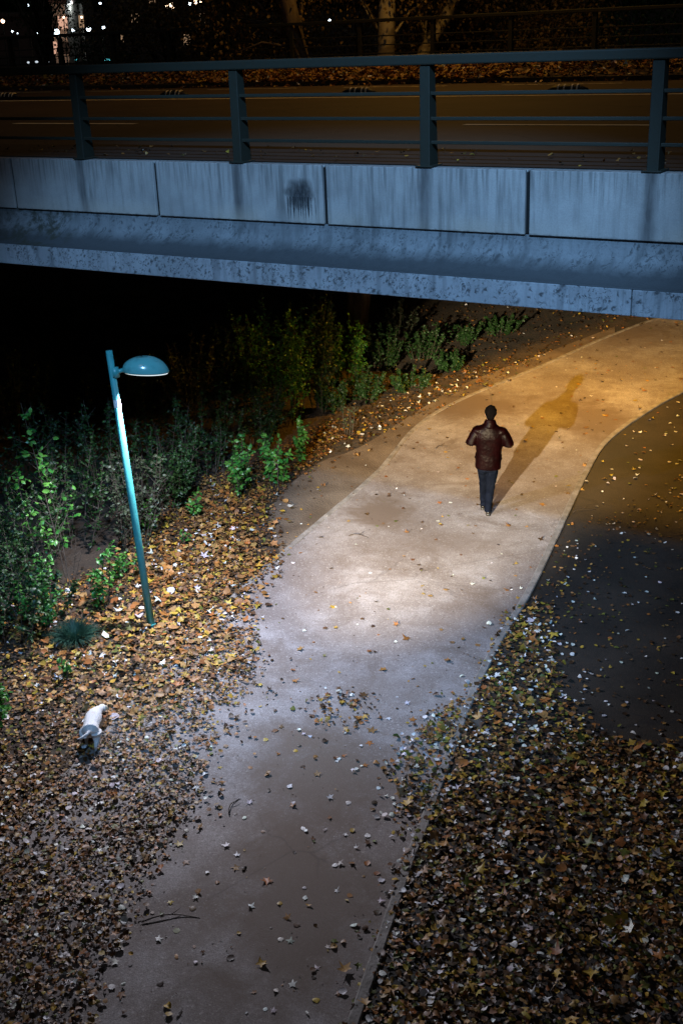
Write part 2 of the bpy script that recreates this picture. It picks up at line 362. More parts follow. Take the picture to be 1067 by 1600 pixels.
# bare packed-dirt shoulder on the left of the path
SH = [G(*p) for p in [(415,812),(440,770),(500,722),(560,700),(640,650),(700,612),(760,585),(850,552),(960,510)]]
SL = resample(SH, 40); SR = resample([G(*p) for p in [(440,868),(480,832),(530,790),(590,738),(650,668),(720,625),(790,596),(850,570),(960,522)]], 40)
m = MB(); vs_ = []
for a, b in zip(SL, SR): vs_ += [(a.x, a.y, .002), (b.x, b.y, .002)]
m.add(vs_, [(2*i, 2*i+1, 2*i+3, 2*i+2) for i in range(39)])
tag(m.build('dirt_shoulder', M['dirt']), kind='structure')
def kerb(name, P, w_, h_, gaps=()):
    m = MB(); seg = []
    for i in range(len(P)):
        d = (P[min(i+1, len(P)-1)]-P[max(i-1, 0)]).normalized(); nrm = Vector((d.y, -d.x, 0)); j = .006*noise.noise(P[i]*3)
        a, b = P[i]-nrm*(w_/2+j), P[i]+nrm*(w_/2+j); hh = h_+.008*noise.noise(P[i]*1.7)
        seg.append([(a.x, a.y, -.06), (a.x, a.y, hh-.01), (a.x+nrm.x*.012, a.y+nrm.y*.012, hh), (b.x-nrm.x*.012, b.y-nrm.y*.012, hh), (b.x, b.y, hh-.01), (b.x, b.y, -.06)])
    k = 0
    while k < len(seg)-1:                         # kerb stones about 1 m long, with thin joints
        e = min(len(seg)-1, k+3); m.loft(seg[k:e+1]); k = e
    return tag(m.build(name, M['kerb']), kind='structure')
kerb('kerb', Rw, .10, .035); kerb('kerb', Lw, .09, .022)

# ---- the roadway on top of the bridge (bridge frame: x along, y across, z up)
def sheet(name, x0, x1, y0, y1, z, mat, n=1):
    m = MB()
    vs_ = [(x0+(x1-x0)*i/n, y, z) for i in range(n+1) for y in (y0, y1)]
    m.add(vs_, [(2*i, 2*i+1, 2*i+3, 2*i+2) for i in range(n)]); o = m.build(name, mat, mw=MBR.copy()); return tag(o, kind='structure')
sheet('road', -70, 30, 1.65, 18.4, .004, M['road'], 20)
sheet('road_gutter', -70, 30, .16, 1.65, .008, m_asph('gutter_asphalt', (.022, .013, .008), (.05, .031, .019), (.02, .014, .01)), 20)
for k in range(-5, 3): x0 = .32+k*9.45; sheet('road_marking', x0, x0+3.0, 5.28, 5.46, .010, M['line'])
sheet('road_marking', -70, 30, 12.55, 12.75, .010, M['line'], 20)
for k in range(-10, 6): x0 = -4.4+k*4.6; sheet('road_marking', x0, x0+3.1, 17.15, 17.24, .010, M['line'])
m = MB(); prof = [(18.4, -.1), (18.4, .12), (18.6, .13), (19.5, .3), (21.3, .5), (23.0, .5), (23.0, -.1)]
m.prism(prof, -70, 30); tag(m.build('verge', M['soil'], mw=MBR.copy()), kind='structure')

# ================================================================== THE BRIDGE
br = empty('road_bridge', (0, 0, 0), 'long concrete road bridge crossing above the footpath with stained panelled edge', 'bridge'); br.matrix_world = MBR
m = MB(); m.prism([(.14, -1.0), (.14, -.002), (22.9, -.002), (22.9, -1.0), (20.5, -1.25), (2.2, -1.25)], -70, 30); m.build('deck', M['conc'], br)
prof = []
for i in range(13):
    a = PI/2*i/12; prof.append((.035-.365*(1-math.cos(a)), -.655-.395*math.sin(a)))
prof += [(-.335, -1.062), (-.335, -1.325), (.6, -1.325), (.6, -1.0), (.132, -1.0), (.132, -.655)]
m = MB()
for x0, x1 in [(-70, 30)]: m.prism(prof[:14]+[(.13, -1.05), (.13, -.655)], x0, x1-.006)
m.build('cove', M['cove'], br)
m = MB()
for x0, x1 in [(-70, -30), (-30, 4.9), (4.906, 30)]: m.prism([(-.341, -1.066), (-.341, -1.325), (.8, -1.325), (.8, -1.27), (-.1, -1.27), (-.1, -1.066)], x0, x1-.006)
m.build('beam_edge', M['strip'], br, bevel=.008)
m = MB(); m.box((-70, .05, -.64), (30, .135, -.03)); m.build('joint_backing', M['joint'], br)
for k in range(-12, 8):
    x0 = -1.255+2.45*k; m = MB(); zz = .004*math.sin(k*2.3)
    m.box((x0+.026, -.0+zz, -.65), (x0+2.45-.026, .045, -.004)); m.box((x0+.018, .0452, -.03), (x0+2.432, .139, -.004))
    m.build('parapet_panel', M['panel'], br, bevel=.007)
# grey splash with drips on one panel
g = NG('dark_splash'); tr = g.n.new('ShaderNodeBsdfTransparent'); mx = g.n.new('ShaderNodeMixShader'); at = g.n.new('ShaderNodeAttribute'); at.attribute_name = 'tint'
g.done((.03, .031, .035), .9); fac = g.math('MULTIPLY', at.outputs['Fac'], g.ramp(g.noise(16, 6, stretch=(1, 1, .5), rough=.7), .3, .6, .25, .9))
g.L.new(fac, mx.inputs[0]); g.L.new(tr.outputs[0], mx.inputs[1]); g.L.new(g.b.outputs[0], mx.inputs[2]); g.L.new(mx.outputs[0], g.n['Material Output'].inputs[0])
m = MB(); cx, cz = .86, -.335; n = 44; vs_ = [(cx, -.0075, cz)]; tt = [1.0]
for ring, (rr, al) in enumerate([(.5, .85), (.8, .6), (1.1, 0.0)]):
    for j in range(n):
        a = 2*PI*j/n; q = 1+.28*noise.noise(Vector((math.cos(a)*2.0, math.sin(a)*2.0, 1)))
        vs_.append((cx+.20*rr*q*math.cos(a), -.0075, cz+.185*rr*q*math.sin(a)*(1.0 if math.sin(a) > 0 else .85))); tt.append(al)
fs = [(0, 1+j, 1+(j+1) % n) for j in range(n)]
for r_ in range(2): fs += [(1+r_*n+j, 1+r_*n+(j+1) % n, 1+(r_+1)*n+(j+1) % n, 1+(r_+1)*n+j) for j in range(n)]
m.add(vs_, fs); m.t = tt
for dx, w_ in [(-.165, .014), (-.13, .012), (-.085, .022), (-.02, .012), (.01, .014), (.04, .022), (.075, .012), (.115, .028), (.155, .012), (.21, .009)]:
    z0 = cz-.02; z1 = -.64+random.random()*.03
    m.add([(cx+dx-w_/2, -.0085, z0), (cx+dx+w_/2, -.0085, z0), (cx+dx+w_/2, -.0085, (z0+z1)/2), (cx+dx-w_/2, -.0085, (z0+z1)/2), (cx+dx, -.0085, z1)], [(0, 1, 2, 3), (3, 2, 4)]); m.t[-5:] = [.9, .9, .95, .95, .8]
o = m.build('paint_splash', g.m, br); o['label'] = 'dark grey splash with thin drips down the panel'
m = MB()
for p0, p1, r0, r1 in [((.25, 26.6, -.3), (.75, 26.9, 5.2), .24, .36)]: m.tube([Vector(p0).lerp(Vector(p1), t) for t in (0, .5, 1)], [r0, (r0+r1)/2, r1], 14)
inv = MBR.inverted(); m.v = [tuple(inv @ Vector(p)) for p in m.v]; m.build('trunk_pier', M['dbark'], br, smooth=True)  # leaning trunk, built as a support of the deck

def railing(name, y, z0, label, x0, n, top, sc_=1.0, off=0):
    r = empty(name, (0, 0, 0), label, 'railing'); r.matrix_world = MBR @ Matrix.Translation((0, y, z0))
    for k in range(n):
        x = x0+2.46*k; m = MB()
        m.loft([[(x-.058, -.055-.02*(1-t), top*t), (x+.058, -.055-.02*(1-t), top*t), (x+.058, .07+.06*(1-t), top*t), (x-.058, .07+.06*(1-t), top*t)] for t in (0, .5, .97)])
        m.box((x-.10, -.11, 0.001), (x+.10, .15, .02)); m.build('post', M['rail'], r, bevel=.006)
    xa, xb = x0-.6, x0+2.46*(n-1)+.6
    m = MB(); m.box((xa, -.085, top-.03), (xb, .085, top+.07)); m.build('handrail', M['rail'], r, bevel=.015)
    for z in (.25, .49, .74):
        m = MB(); m.box((xa, -.028, z*sc_-.018), (xb, .0, z*sc_+.018)); m.build('rail', M['rail'], r, bevel=.006)
    return r
railing('bridge_railing', .09, .0, 'near teal-grey steel railing standing on the stained concrete bridge panels', -2.46*14, 24, 1.05)
railing('bridge_railing', 21.6, .5, 'far dark railing beyond the roadway, in front of the trees', -2.46*20-1.2, 30, 1.15)
for i, (x, lb) in enumerate([(-19.0, 'half hidden bump nearest the left edge'), (-12.8, 'second from the left'), (-7.06, 'between the second and third railing posts'), (-1.7, 'rightmost and largest in view')]):
    s = empty('lane_separator', (0, 0, 0), 'black rubber cycle lane bump with pale stripes, '+lb, 'lane separator', 'bumps along the cycle lane'); s.matrix_world = MBR @ Matrix.Translation((x, 14.7, .006))
    m = MB(); m.loft([[(cx_, .11*sy*math.cos(a), hz*max(0, math.sin(a))+.001) for a in [PI*j/8 for j in range(9)]] for cx_, sy, hz in [(-.45, .4, .02), (-.32, .9, .085), (-.1, 1, .115), (.12, 1, .115), (.34, .9, .085), (.48, .4, .02)]]); m.build('bump', M['black'], s, smooth=True)
    for sx in (-.2, -.06, .12, .24):
        m = MB(); m.loft([[(sx+e+.03*math.cos(a)*0, .114*math.cos(a), .119*max(0, math.sin(a))+.001) for a in [PI*j/8 for j in range(9)]] for e in (0, .035)]); m.build('stripe', M['line'], s)

# ================================================================== LAMP
b0 = Vector((-2.46, 13.49, 0)); t0 = Vector((-2.765, 13.70, 3.62)); ax = (t0-b0).normalized()
lp = empty('street_lamp', b0, 'leaning teal lamp post with a lit half-egg shade, standing in fallen leaves', 'street lamp')
lp.rotation_euler = ax.to_track_quat('Z', 'Y').to_euler()
Rl = lp.rotation_euler.to_matrix(); hd = (Rl.inverted() @ Vector((.97, .22, 0))); hd.z = 0; hd.normalize()
m = MB(); m.tube([(0, 0, -.1), (0, 0, 1.2), (0, 0, 3.63)], [.050, .047, .040], 20); m.build('pole', M['teal'], lp, smooth=False).data.shade_smooth()
m = MB(); m.tube([(0, 0, 2.93), (0, 0, 3.03)], .0425, 20, cap=False); o = m.build('sticker', M['sticker'], lp, smooth=True)
m = MB(); m.tube([(0, 0, 0.0), (0, 0, .035)], .07, 20); m.build('base_collar', M['teal'], lp)
def hl(a, b_, z): return Vector((hd.x*a-hd.y*b_, hd.y*a+hd.x*b_, z))
m = MB(); m.tube([hl(.02, 0, 3.36), hl(.15, 0, 3.375)], .026, 12); m.tube([hl(.03, 0, 3.30), hl(.03, 0, 3.42)], .052, 16); m.build('arm', M['teal'], lp, smooth=True)
m = MB(); rings = []; cxh = .40
for i in range(15):                               # egg shaped shade, deeper towards the pole
    u = i/14; rings.append([hl(cxh+.275*math.cos(a)*math.sqrt(max(0, 1-u**2.2))-(.03*u), .19*math.sin(a)*math.sqrt(max(0, 1-u**2.2)), 3.315+.20*u+.035*(-math.cos(a))*(1-u)) for a in [2*PI*j/40 for j in range(40)]])
rings[-1] = [hl(cxh-.03+.004*math.cos(2*PI*j/40), .004*math.sin(2*PI*j/40), 3.515) for j in range(40)]
m.loft(rings, cap=False); o = m.build('lamp_shade', M['dome'], lp, smooth=True); so = o.modifiers.new('s', 'SOLIDIFY'); so.thickness = .006; so.offset = -1
m = MB(); m.loft([[hl(cxh+(.255)*math.cos(a), .176*math.sin(a), z+.035*(-math.cos(a))) for a in [2*PI*j/40 for j in range(40)]] for z in (3.302, 3.318)]); m.build('lamp_glass', M['glass'], lp)
lw = b0 + Rl @ hl(cxh, 0, 3.24)
lo = light('lamp_light', 'SPOT', lw, lw+Vector((.6, -.1, -2.0)), 1120, (.87, .87, 1.0), .06, 152, .35)
lo.parent = lp; lo.matrix_parent_inverse = Matrix.LocRotScale(b0, Rl, None).inverted()

# sodium luminaire under the deck; unseen box added so its lip cuts the light
ul = empty('underpass_lamp', (5.0, 23.2, 4.2), 'unseen grey box luminaire added under the bridge deck, shaping the light on the path bend', 'ceiling lamp', rz=math.atan2(-.397, .918))
m = MB(); m.box((-.75, -.27, -.172), (.75, -.25, .30)); m.box((-.75, -.25, .18), (.75, .30, .30)); m.build('housing', M['conc'], ul)  # front lip shaped to draw the straight edge of the amber light
dd = Vector((.6845, .7290, 0)); nn = Vector((-.7290, .6845, 0)); cc = Vector((5.0, 23.2, 4.2))+nn*.2; m = MB()
m.loft([[cc+dd*u+nn*v+Vector((0, 0, z)) for u, v in ((-.08, 0), (1.3, 0), (1.3, .02), (-.08, .02))] for z in (-.274, .27)]); ul_i = (Matrix.Translation((5.0, 23.2, 4.2)) @ Matrix.Rotation(math.atan2(-.397, .918), 4, 'Z')).inverted()
m.v = [tuple(ul_i @ Vector(p)) for p in m.v]; m.build('added_shield', M['conc'], ul)  # unseen plate added to keep the amber light off the left bank
m = MB(); m.box((-.02, -.01, .28), (.02, .03, 1.2)); m.build('hanger', M['rail'], ul)
m = MB(); m.ell((0, 0, .11), (.05, .03, .03), 10, 6); m.build('bulb', emit('sodium_bulb', (1, .55, .12), 6), ul)
# ================================================================== LITTER (uncountable fallen leaves)
def leafshape(kind):
    if kind == 0:   a = [(2*PI*j/9, 1.0 if j else 1.22) for j in range(9)]
    elif kind == 1: 
        rr = [.42, .95, .55, 1.15, .5, 1.3, .5, 1.15, .55, .95]; a = [(-PI/2+2*PI*j/10, rr[j]) for j in range(10)]
    else: a = [(2*PI*j/7, 1.0) for j in range(7)]
    P = np.array([(0, 0)]+[(r*math.cos(t), r*math.sin(t)) for t, r in a], float)
    if kind == 2: P[:, 1] *= .48
    n = len(a); return P, np.array([(0, 1+j, 1+(j+1) % n) for j in range(n)])
SHAPES = [leafshape(k) for k in range(3)]
PAL = np.array([(.42,.235,.08), (.36,.145,.035), (.14,.066,.026), (.05,.027,.013), (.50,.33,.045), (.14,.16,.03), (.88,.88,.86), (.24,.135,.07)])
def inpoly(x, y, P):
    ins = np.zeros(len(x), bool); j = len(P)-1
    for i in range(len(P)):
        xi, yi, xj, yj = P[i][0], P[i][1], P[j][0], P[j][1]
        c = ((yi > y) != (yj > y)) & (x < (xj-xi)*(y-yi)/(yj-yi+1e-12)+xi); ins ^= c; j = i
    return ins
PTS = []
def scatter(poly, dens, weights, size=(.022, .042), kinds=(.6, .2, .2), jit=.15, tilt=.5, zt=.035, px=True, pile=0):
    P = [tuple(G(*p))[:2] for p in poly] if px else poly
    P = np.array(P); lo, hi = P.min(0)-.3, P.max(0)+.3
    N = int(dens*(hi[0]-lo[0])*(hi[1]-lo[1])); x = rng.uniform(lo[0], hi[0], N); y = rng.uniform(lo[1], hi[1], N)
    cl = .5+.5*np.sin(x*3.1+1.7*np.sin(y*2.3))*np.sin(y*2.7+1.3*np.sin(x*1.9)); k = (rng.random(N) < .45+.75*cl) if dens > 30 else np.ones(N, bool); k &= inpoly(x+rng.normal(0, jit, N), y+rng.normal(0, jit, N), P); x, y = x[k], y[k]; n = len(x)
    PTS.append((x, y, n, weights, size, kinds, tilt, zt))
W0 = [.18, .12, .18, .18, .09, .09, .12, .04]; WP = [.10, .12, .2, .2, .10, .08, .15, .05]; WW = [.10, .05, .06, .04, .12, .05, .55, .03]
WL = [.20, .15, .22, .25, .07, .04, .02, .05]
SZ = (.013, .034)
LZ = [(-300,1660),(-120,1200),(-60,1000),(0,955),(90,920),(170,885),(250,805),(330,740),(400,725),(440,700),(490,672),(530,660),(530,690),(480,735),(430,775),(425,830),(430,880),(385,930),(392,1000),(400,1050),(335,1105),(315,1180),(300,1260),(215,1410),(110,1660)]
scatter(LZ, 980, WL, (.011, .030), (.48, .22, .30), .10)
scatter([(200,900),(300,800),(400,735),(425,830),(385,930),(340,1050),(200,1150),(60,1100),(40,980)], 160, [.32, .28, .1, .06, .14, .02, .06, .02], (.03, .055), (.3, .55, .15), .3, .6, .05)
RZ = [(735,1085),(775,1010),(800,955),(848,940),(862,1020),(870,1080),(905,1135),(980,1165),(1067,1175),(1300,1190),(1300,1700),(540,1700),(590,1480),(625,1380),(655,1300),(615,1210),(640,1150),(690,1110)]
scatter(RZ, 850, W0, SZ, (.52, .18, .30), .09)
scatter(RZ, 22, [.2, .25, .1, .05, .2, .15, .03, .02], (.04, .06), (.1, .8, .1), .15, .6, .05)
scatter([(480,1095),(530,1080),(585,1085),(590,1120),(560,1145),(500,1140)], 330, [.15, .2, .25, .25, .08, .04, .02, .01], SZ, (.4, .3, .3), .08)
scatter([(300,1110),(400,1040),(420,1090),(350,1190),(290,1280)], 110, WL, SZ, (.4, .3, .3), .25)
scatter([(600,1180),(690,1080),(720,1090),(660,1300),(610,1420),(590,1300)], 60, W0, SZ, (.4, .3, .3), .2)
PATHP = [tuple(p)[:2] for p in Lw]+[tuple(p)[:2] for p in Rw[::-1]]
scatter(PATHP, 5.5, WP, (.014, .036), (.35, .35, .3), .05, .25, .006, px=False)
scatter(PATHP, .9, [.3, .3, .15, .05, .15, .03, 0, .02], (.035, .05), (.05, .9, .05), .05, .3, .01, px=False)
scatter(PATHP, 16, [.02, .02, .35, .55, .02, .02, .01, .01], (.004, .011), (.2, .1, .7), .05, .3, .004, px=False)
scatter([(90,1600),(330,1130),(600,1150),(640,1300),(545,1620)], 11, [.12, .12, .12, .05, .1, .04, .42, .03], (.018, .034), (.65, .25, .1), .05, .3, .01)
scatter([(880,830),(1067,740),(1400,760),(1400,1240),(870,1130),(840,930)], 13, WW, (.014, .028), (.75, .15, .1), .1, .4, .01)
scatter([(880,830),(1067,740),(1400,760),(1400,1240),(870,1130),(840,930)], 29.9, [.1, .1, .35, .3, .05, .08, .02, 0], (.012, .03), (.4, .2, .4), .1, .4, .01)
scatter([(820,930),(880,840),(930,850),(900,930),(850,960)], 60, W0, (.015, .03), (.5, .2, .3), .15, .4, .01)
scatter([(900,790),(960,690),(1067,620),(1400,540),(1400,800)], 10, WW, (.022, .038), (.7, .2, .1), .1, .4, .01)
scatter([(430,860),(430,780),(560,700),(720,600),(860,545),(860,570),(720,625),(590,738)], 8, WP, (.015, .03), (.5, .2, .3), .1, .3, .01)
scatter([(360,735),(420,690),(520,640),(600,590),(640,480),(1000,470),(1000,500),(860,548),(720,605),(560,690),(430,760)], 38, [.1, .12, .3, .33, .03, .03, .03, .06], (.02, .036), (.5, .2, .3), .3, .6, .04)
scatter([(500,665),(590,640),(720,590),(860,545),(720,610),(640,652),(510,715)], 130, W0, (.02, .04), (.5, .3, .2), .25, .6, .04)
def build_litter(name, PTS, zf, mw=None):
    VV, FF, TT, base = [], [], [], 0
    for x, y, n, wts, size, kinds, tilt, zt in PTS:
        kd = rng.choice(3, n, p=np.array(kinds)/sum(kinds)); pc = rng.choice(len(PAL), n, p=np.array(wts)/sum(wts))
        sz = rng.uniform(size[0], size[1], n)*np.where(kd == 1, 1.25, 1.0); yaw = rng.uniform(0, 2*PI, n)
        ta = rng.uniform(0, 2*PI, n); tl = np.abs(rng.normal(0, tilt*.6, n)).clip(0, 1.1); cu = rng.normal(0, .22, n)*(1+tilt); cv = rng.normal(0, .22, n)*(1+tilt)
        zz = rng.uniform(0.004, zt, n)+sz*np.sin(tl)*.6; z0 = np.array([zf(a, b) for a, b in zip(x, y)])
        col = PAL[pc]*rng.uniform(.6, 1.25, (n, 1))*rng.uniform(.9, 1.1, (n, 3))
        for k in range(3):
            I = np.where(kd == k)[0]
            if not len(I): continue
            P, T = SHAPES[k]; q = P[None]*sz[I][:, None, None]*(1+rng.normal(0, .10, (len(I), len(P), 2)))
            h = (cu[I][:, None]*P[None, :, 0]**2+cv[I][:, None]*P[None, :, 1]**2)*sz[I][:, None]+rng.normal(0, .06, (len(I), len(P)))*sz[I][:, None]*(1+tilt)
            c, s = np.cos(yaw[I])[:, None], np.sin(yaw[I])[:, None]; X = q[..., 0]*c-q[..., 1]*s; Y = q[..., 0]*s+q[..., 1]*c
            u, v = np.cos(ta[I])[:, None], np.sin(ta[I])[:, None]; d = X*u+Y*v; e = -X*v+Y*u; ct, st = np.cos(tl[I])[:, None], np.sin(tl[I])[:, None]
            d2 = d*ct-h*st; h2 = d*st+h*ct; X = d2*u-e*v; Y = d2*v+e*u
            Vv = np.stack([X+x[I][:, None], Y+y[I][:, None], np.maximum(h2+zz[I][:, None], .003)+z0[I][:, None]], -1).reshape(-1, 3)
            Ff = (T[None]+(np.arange(len(I))*len(P))[:, None, None]).reshape(-1, 3)+base
            VV.append(Vv); FF.append(Ff); TT.append(np.repeat(col[I], len(P), 0)); base += len(Vv)
    o = rawmesh(name, np.concatenate(VV), np.concatenate(FF), M['litter'], tints=np.concatenate(TT).clip(0, 1))
    if mw is not None: o.matrix_world = mw
    print(name, base); return o
scatter([(-200,1180),(120,1180),(310,1170),(215,1410),(110,1660),(-300,1660)], 70, [.12, .08, .08, .03, .1, .05, .5, .04], (.014, .034), (.75, .1, .15), .15, .5, .05)
scatter(RZ, 22, [.1, .1, .05, 0, .15, .15, .42, .03], (.018, .034), (.75, .1, .15), .15, .5, .05)
o = build_litter('fallen_leaves', PTS, lambda a, b: hgt(a, b) if a < brk(b) else 0.008)
tag(o, 'autumn leaves lying on the verges and scattered across the path', 'fallen leaves', kind='stuff')
PTS = []
def sc2(x0, x1, y0, y1, n, wts, size): x = rng.uniform(x0, x1, n); y = y0+(y1-y0)*rng.beta(1.2, 1.6, n); PTS.append((x, y, n, wts, size, (.5, .3, .2), .7, .05))
sc2(-30, 5, 18.45, 21.2, 6500, [.3, .3, .14, .1, .1, .02, .03, .01], (.04, .075)); sc2(-15, -5, 18.35, 21, 3800, [.35, .3, .1, .05, .15, .01, .03, .01], (.04, .08))
sc2(-30, 5, 17.6, 18.5, 260, WL, (.03, .05)); sc2(-20, 8, .2, 1.7, 260, WL, (.015, .03))
def vz(a, b): return .012 if b < 18.4 else float(np.interp(b, [18.4, 18.6, 19.5, 21.3, 23], [.12, .13, .3, .5, .5]))
o = build_litter('verge_leaves', PTS, vz, MBR.copy()); tag(o, 'drift of amber leaves along the far kerb of the bridge road', 'fallen leaves', kind='stuff')

# ================================================================== PLANTS
def leafcloud(name, pts, size, mat, parent, droop=.5, asp=.62):
    n = len(pts); P = np.array([p[:3] for p in pts]); D = np.array([p[3:6] for p in pts], float)
    D += rng.normal(0, .45, D.shape); D[:, 2] -= droop*rng.random(n); D /= np.linalg.norm(D, axis=1)[:, None]+1e-9
    S = np.cross(D, rng.normal(0, 1, D.shape)*.7+np.array([0, 0, 1.0])); S /= np.linalg.norm(S, axis=1)[:, None]+1e-9; Nn = np.cross(S, D)
    L = rng.uniform(.55, 1.15, n)[:, None]*size; Wd = L*asp*.5
    a = P; b = P+D*L*.35+S*Wd-Nn*L*.06; b2 = P+D*L*.35-S*Wd-Nn*L*.06; c = P+D*L*.72+S*Wd*.75-Nn*L*.12; c2 = P+D*L*.72-S*Wd*.75-Nn*L*.12; d = P+D*L-Nn*L*.22; mid = P+D*L*.5+Nn*L*.05
    V = np.stack([a, b, c, d, c2, b2, mid], 1).reshape(-1, 3); base = (np.arange(n)*7)[:, None, None]
    T = np.array([(6, 0, 1), (6, 1, 2), (6, 2, 3), (6, 3, 4), (6, 4, 5), (6, 5, 0)])[None]+base
    t = np.repeat(np.clip(rng.normal(.45, .3, n), 0, 1), 7); return rawmesh(name, V, T.reshape(-1, 3), mat, parent, tints=t)
def shrub(loc, h, spread, nst, nleaf, label, mat='dleaf', lsize=.055, cat='shrub', name='shrub', group='shrubs on the dark slope', lean=(0, 0), low=.15, bare=False, thick=.010):
    e = empty(name, loc, label, cat, group); m = MB(); pts = []
    for s in range(nst):
        a = random.uniform(0, 2*PI); r = spread*math.sqrt(random.random()); hh = h*random.uniform(.55, 1) if s else h
        top = Vector((r*math.cos(a)+lean[0]*hh, r*math.sin(a)+lean[1]*hh, hh)); st = Vector((r*.45*math.cos(a), r*.45*math.sin(a), -.05)); P = []
        bend = Vector((random.uniform(-.1, .1), random.uniform(-.1, .1), 0))*h*.5
        for k in range(7): t = k/6; P.append(st.lerp(top, t)+bend*math.sin(PI*t)+Vector((0, 0, 0)))
        m.tube(P, [thick*(1-.75*k/6) for k in range(7)], 5)
        nb = max(4, int(hh*11)); segs = [(P, 1.0)]
        for b in range(nb):
            t = random.uniform(.25, .95); k = min(5, int(t*6)); p = P[k].lerp(P[k+1], t*6-k); aa = random.uniform(0, 2*PI); L = (.12+.22*hh)*random.uniform(.4, 1.1)*(1.2-t)
            q = p+Vector((math.cos(aa)*L*.8, math.sin(aa)*L*.8, L*random.uniform(.3, .9))); mid = p.lerp(q, .5)+Vector((0, 0, -.03*L))
            m.tube([p, mid, q], [thick*.4, thick*.3, thick*.12], 4); segs.append(([p, mid, q], .8))
        if not bare:
            for sg, wt in segs:
                ln = sum((sg[i+1]-sg[i]).length for i in range(len(sg)-1)); c = max(2, int(nleaf/nst*wt*ln/(hh*2.6)))
                for _ in range(c):
                    t = random.uniform(low if sg is P else .15, 1)**.8*(len(sg)-1); k = min(len(sg)-2, int(t)); p = sg[k].lerp(sg[k+1], t-k); aa = random.uniform(0, 2*PI)
                    pts.append((p.x, p.y, p.z, math.cos(aa), math.sin(aa), .2))
    m.build('branches', M['stem'], e)
    if pts: leafcloud('foliage', pts, lsize, M[mat], e)
    return e
def gp(x, y):
    p = G(x, y)
    for _ in range(6): p = G(x, y, hgt(p.x, p.y))
    return p
SAP = 'young saplings by the verge'
for (x, y, h, sp, ns, nl, mt, ls, lb) in [
 (105, 925, 2.7, .30, 2, 110, 'leaf', .085, 'tall spindly sapling left of the lamp post, its three leafy tips highest on the left'),
 (160, 955, 1.0, .28, 3, 150, 'leaf', .075, 'small bright sapling with yellowing lower leaves just left of the lamp post'),
 (80, 985, 1.15, .55, 6, 420, 'leaf', .06, 'broad loose bush at the left verge with pale twigs'),
 (20, 1010, 1.15, .5, 6, 520, 'dleaf', .06, 'dark bush at the left edge above the leaf litter'),
 (8, 1130, .55, .16, 3, 130, 'leaf', .075, 'fresh green sprout cut by the left edge of the frame'),
 (104, 1060, .28, .06, 2, 26, 'leaf', .06, 'tiny bright seedling below the grass tuft'),
 (432, 760, .95, .24, 4, 260, 'leaf', .085, 'bright green sapling with drooping leaves beside the bare dirt patch'),
 (468, 720, .75, .22, 3, 190, 'leaf', .085, 'green sapling right of the brightest one, at the shoulder edge'),
 (375, 775, 1.0, .3, 5, 330, 'leaf', .075, 'darker green bush in shade left of the two bright saplings'),
 (308, 808, .45, .1, 2, 45, 'leaf', .08, 'single small seedling standing alone in the brown leaves'),
 (238, 830, .55, .24, 4, 130, 'leaf', .065, 'low plant with yellow-green leaves right behind the lamp post'),
 (290, 850, .22, .06, 2, 14, 'leaf', .05, 'sparse twiggy seedling between lamp post and dirt patch'),
 (190, 905, .5, .3, 4, 140, 'leaf', .06, 'low green plant touching the lamp post from the left'),
 (545, 680, .6, .12, 3, 60, 'gleaf', .055, 'dry pale weed stalk at the verge under the bridge')]:
    shrub(gp(x, y), h, sp, ns+1, int(nl*1.6), lb, mt, ls*1.15, 'sapling', 'sapling', SAP, lean=((-.16, 0) if h > 2.5 else (0, 0)), low=(.5 if h > 2.5 else .15))
k = 0
places = ['behind the lamp head', 'left of the lamp pole', 'under the left end of the bridge', 'below the middle of the bridge', 'behind the bright saplings', 'at the foot of the slope', 'beside the pier', 'near the left edge']
BUSH = [(60,900,1.6,.6,'dleaf'),(200,850,1.5,.6,'gleaf'),(270,790,1.5,.55,'dleaf'),(330,740,1.5,.6,'dleaf'),(400,700,1.7,.55,'dleaf'),(450,660,2.2,.5,'leaf'),(500,640,2.4,.4,'dleaf'),(420,640,2.2,.6,'leaf'),(360,670,2.0,.6,'dleaf'),(290,700,2.0,.7,'gleaf'),(230,740,1.9,.7,'dleaf'),(170,800,1.7,.6,'dleaf'),(110,860,1.5,.6,'dleaf'),(540,600,1.6,.4,'leaf'),(480,590,2.0,.5,'dleaf'),(600,575,.9,.4,'dleaf'),(350,600,1.9,.8,'dleaf'),(230,640,2.2,.9,'dleaf'),(300,640,2.0,.7,'gleaf'),(660,560,.7,.4,'dleaf'),(60,960,1.3,.5,'dleaf'),(-30,940,1.6,.6,'dleaf')]
BUSH += [(100,760,2.2,.9,'dleaf'),(20,800,2.0,.9,'dleaf'),(130,640,2.4,1.0,'dleaf'),(20,680,2.2,1.0,'dleaf'),(60,560,2.4,1.1,'dleaf'),(180,540,2.4,1.1,'dleaf'),(440,560,1.9,.7,'dleaf'),(640,610,.5,.4,'dleaf'),(700,575,.45,.4,'dleaf'),(570,625,.7,.35,'dleaf'),(720,535,.6,.5,'dleaf'),(780,520,.5,.5,'dleaf'),(620,530,.9,.5,'gleaf'),(520,640,.8,.35,'dleaf')]
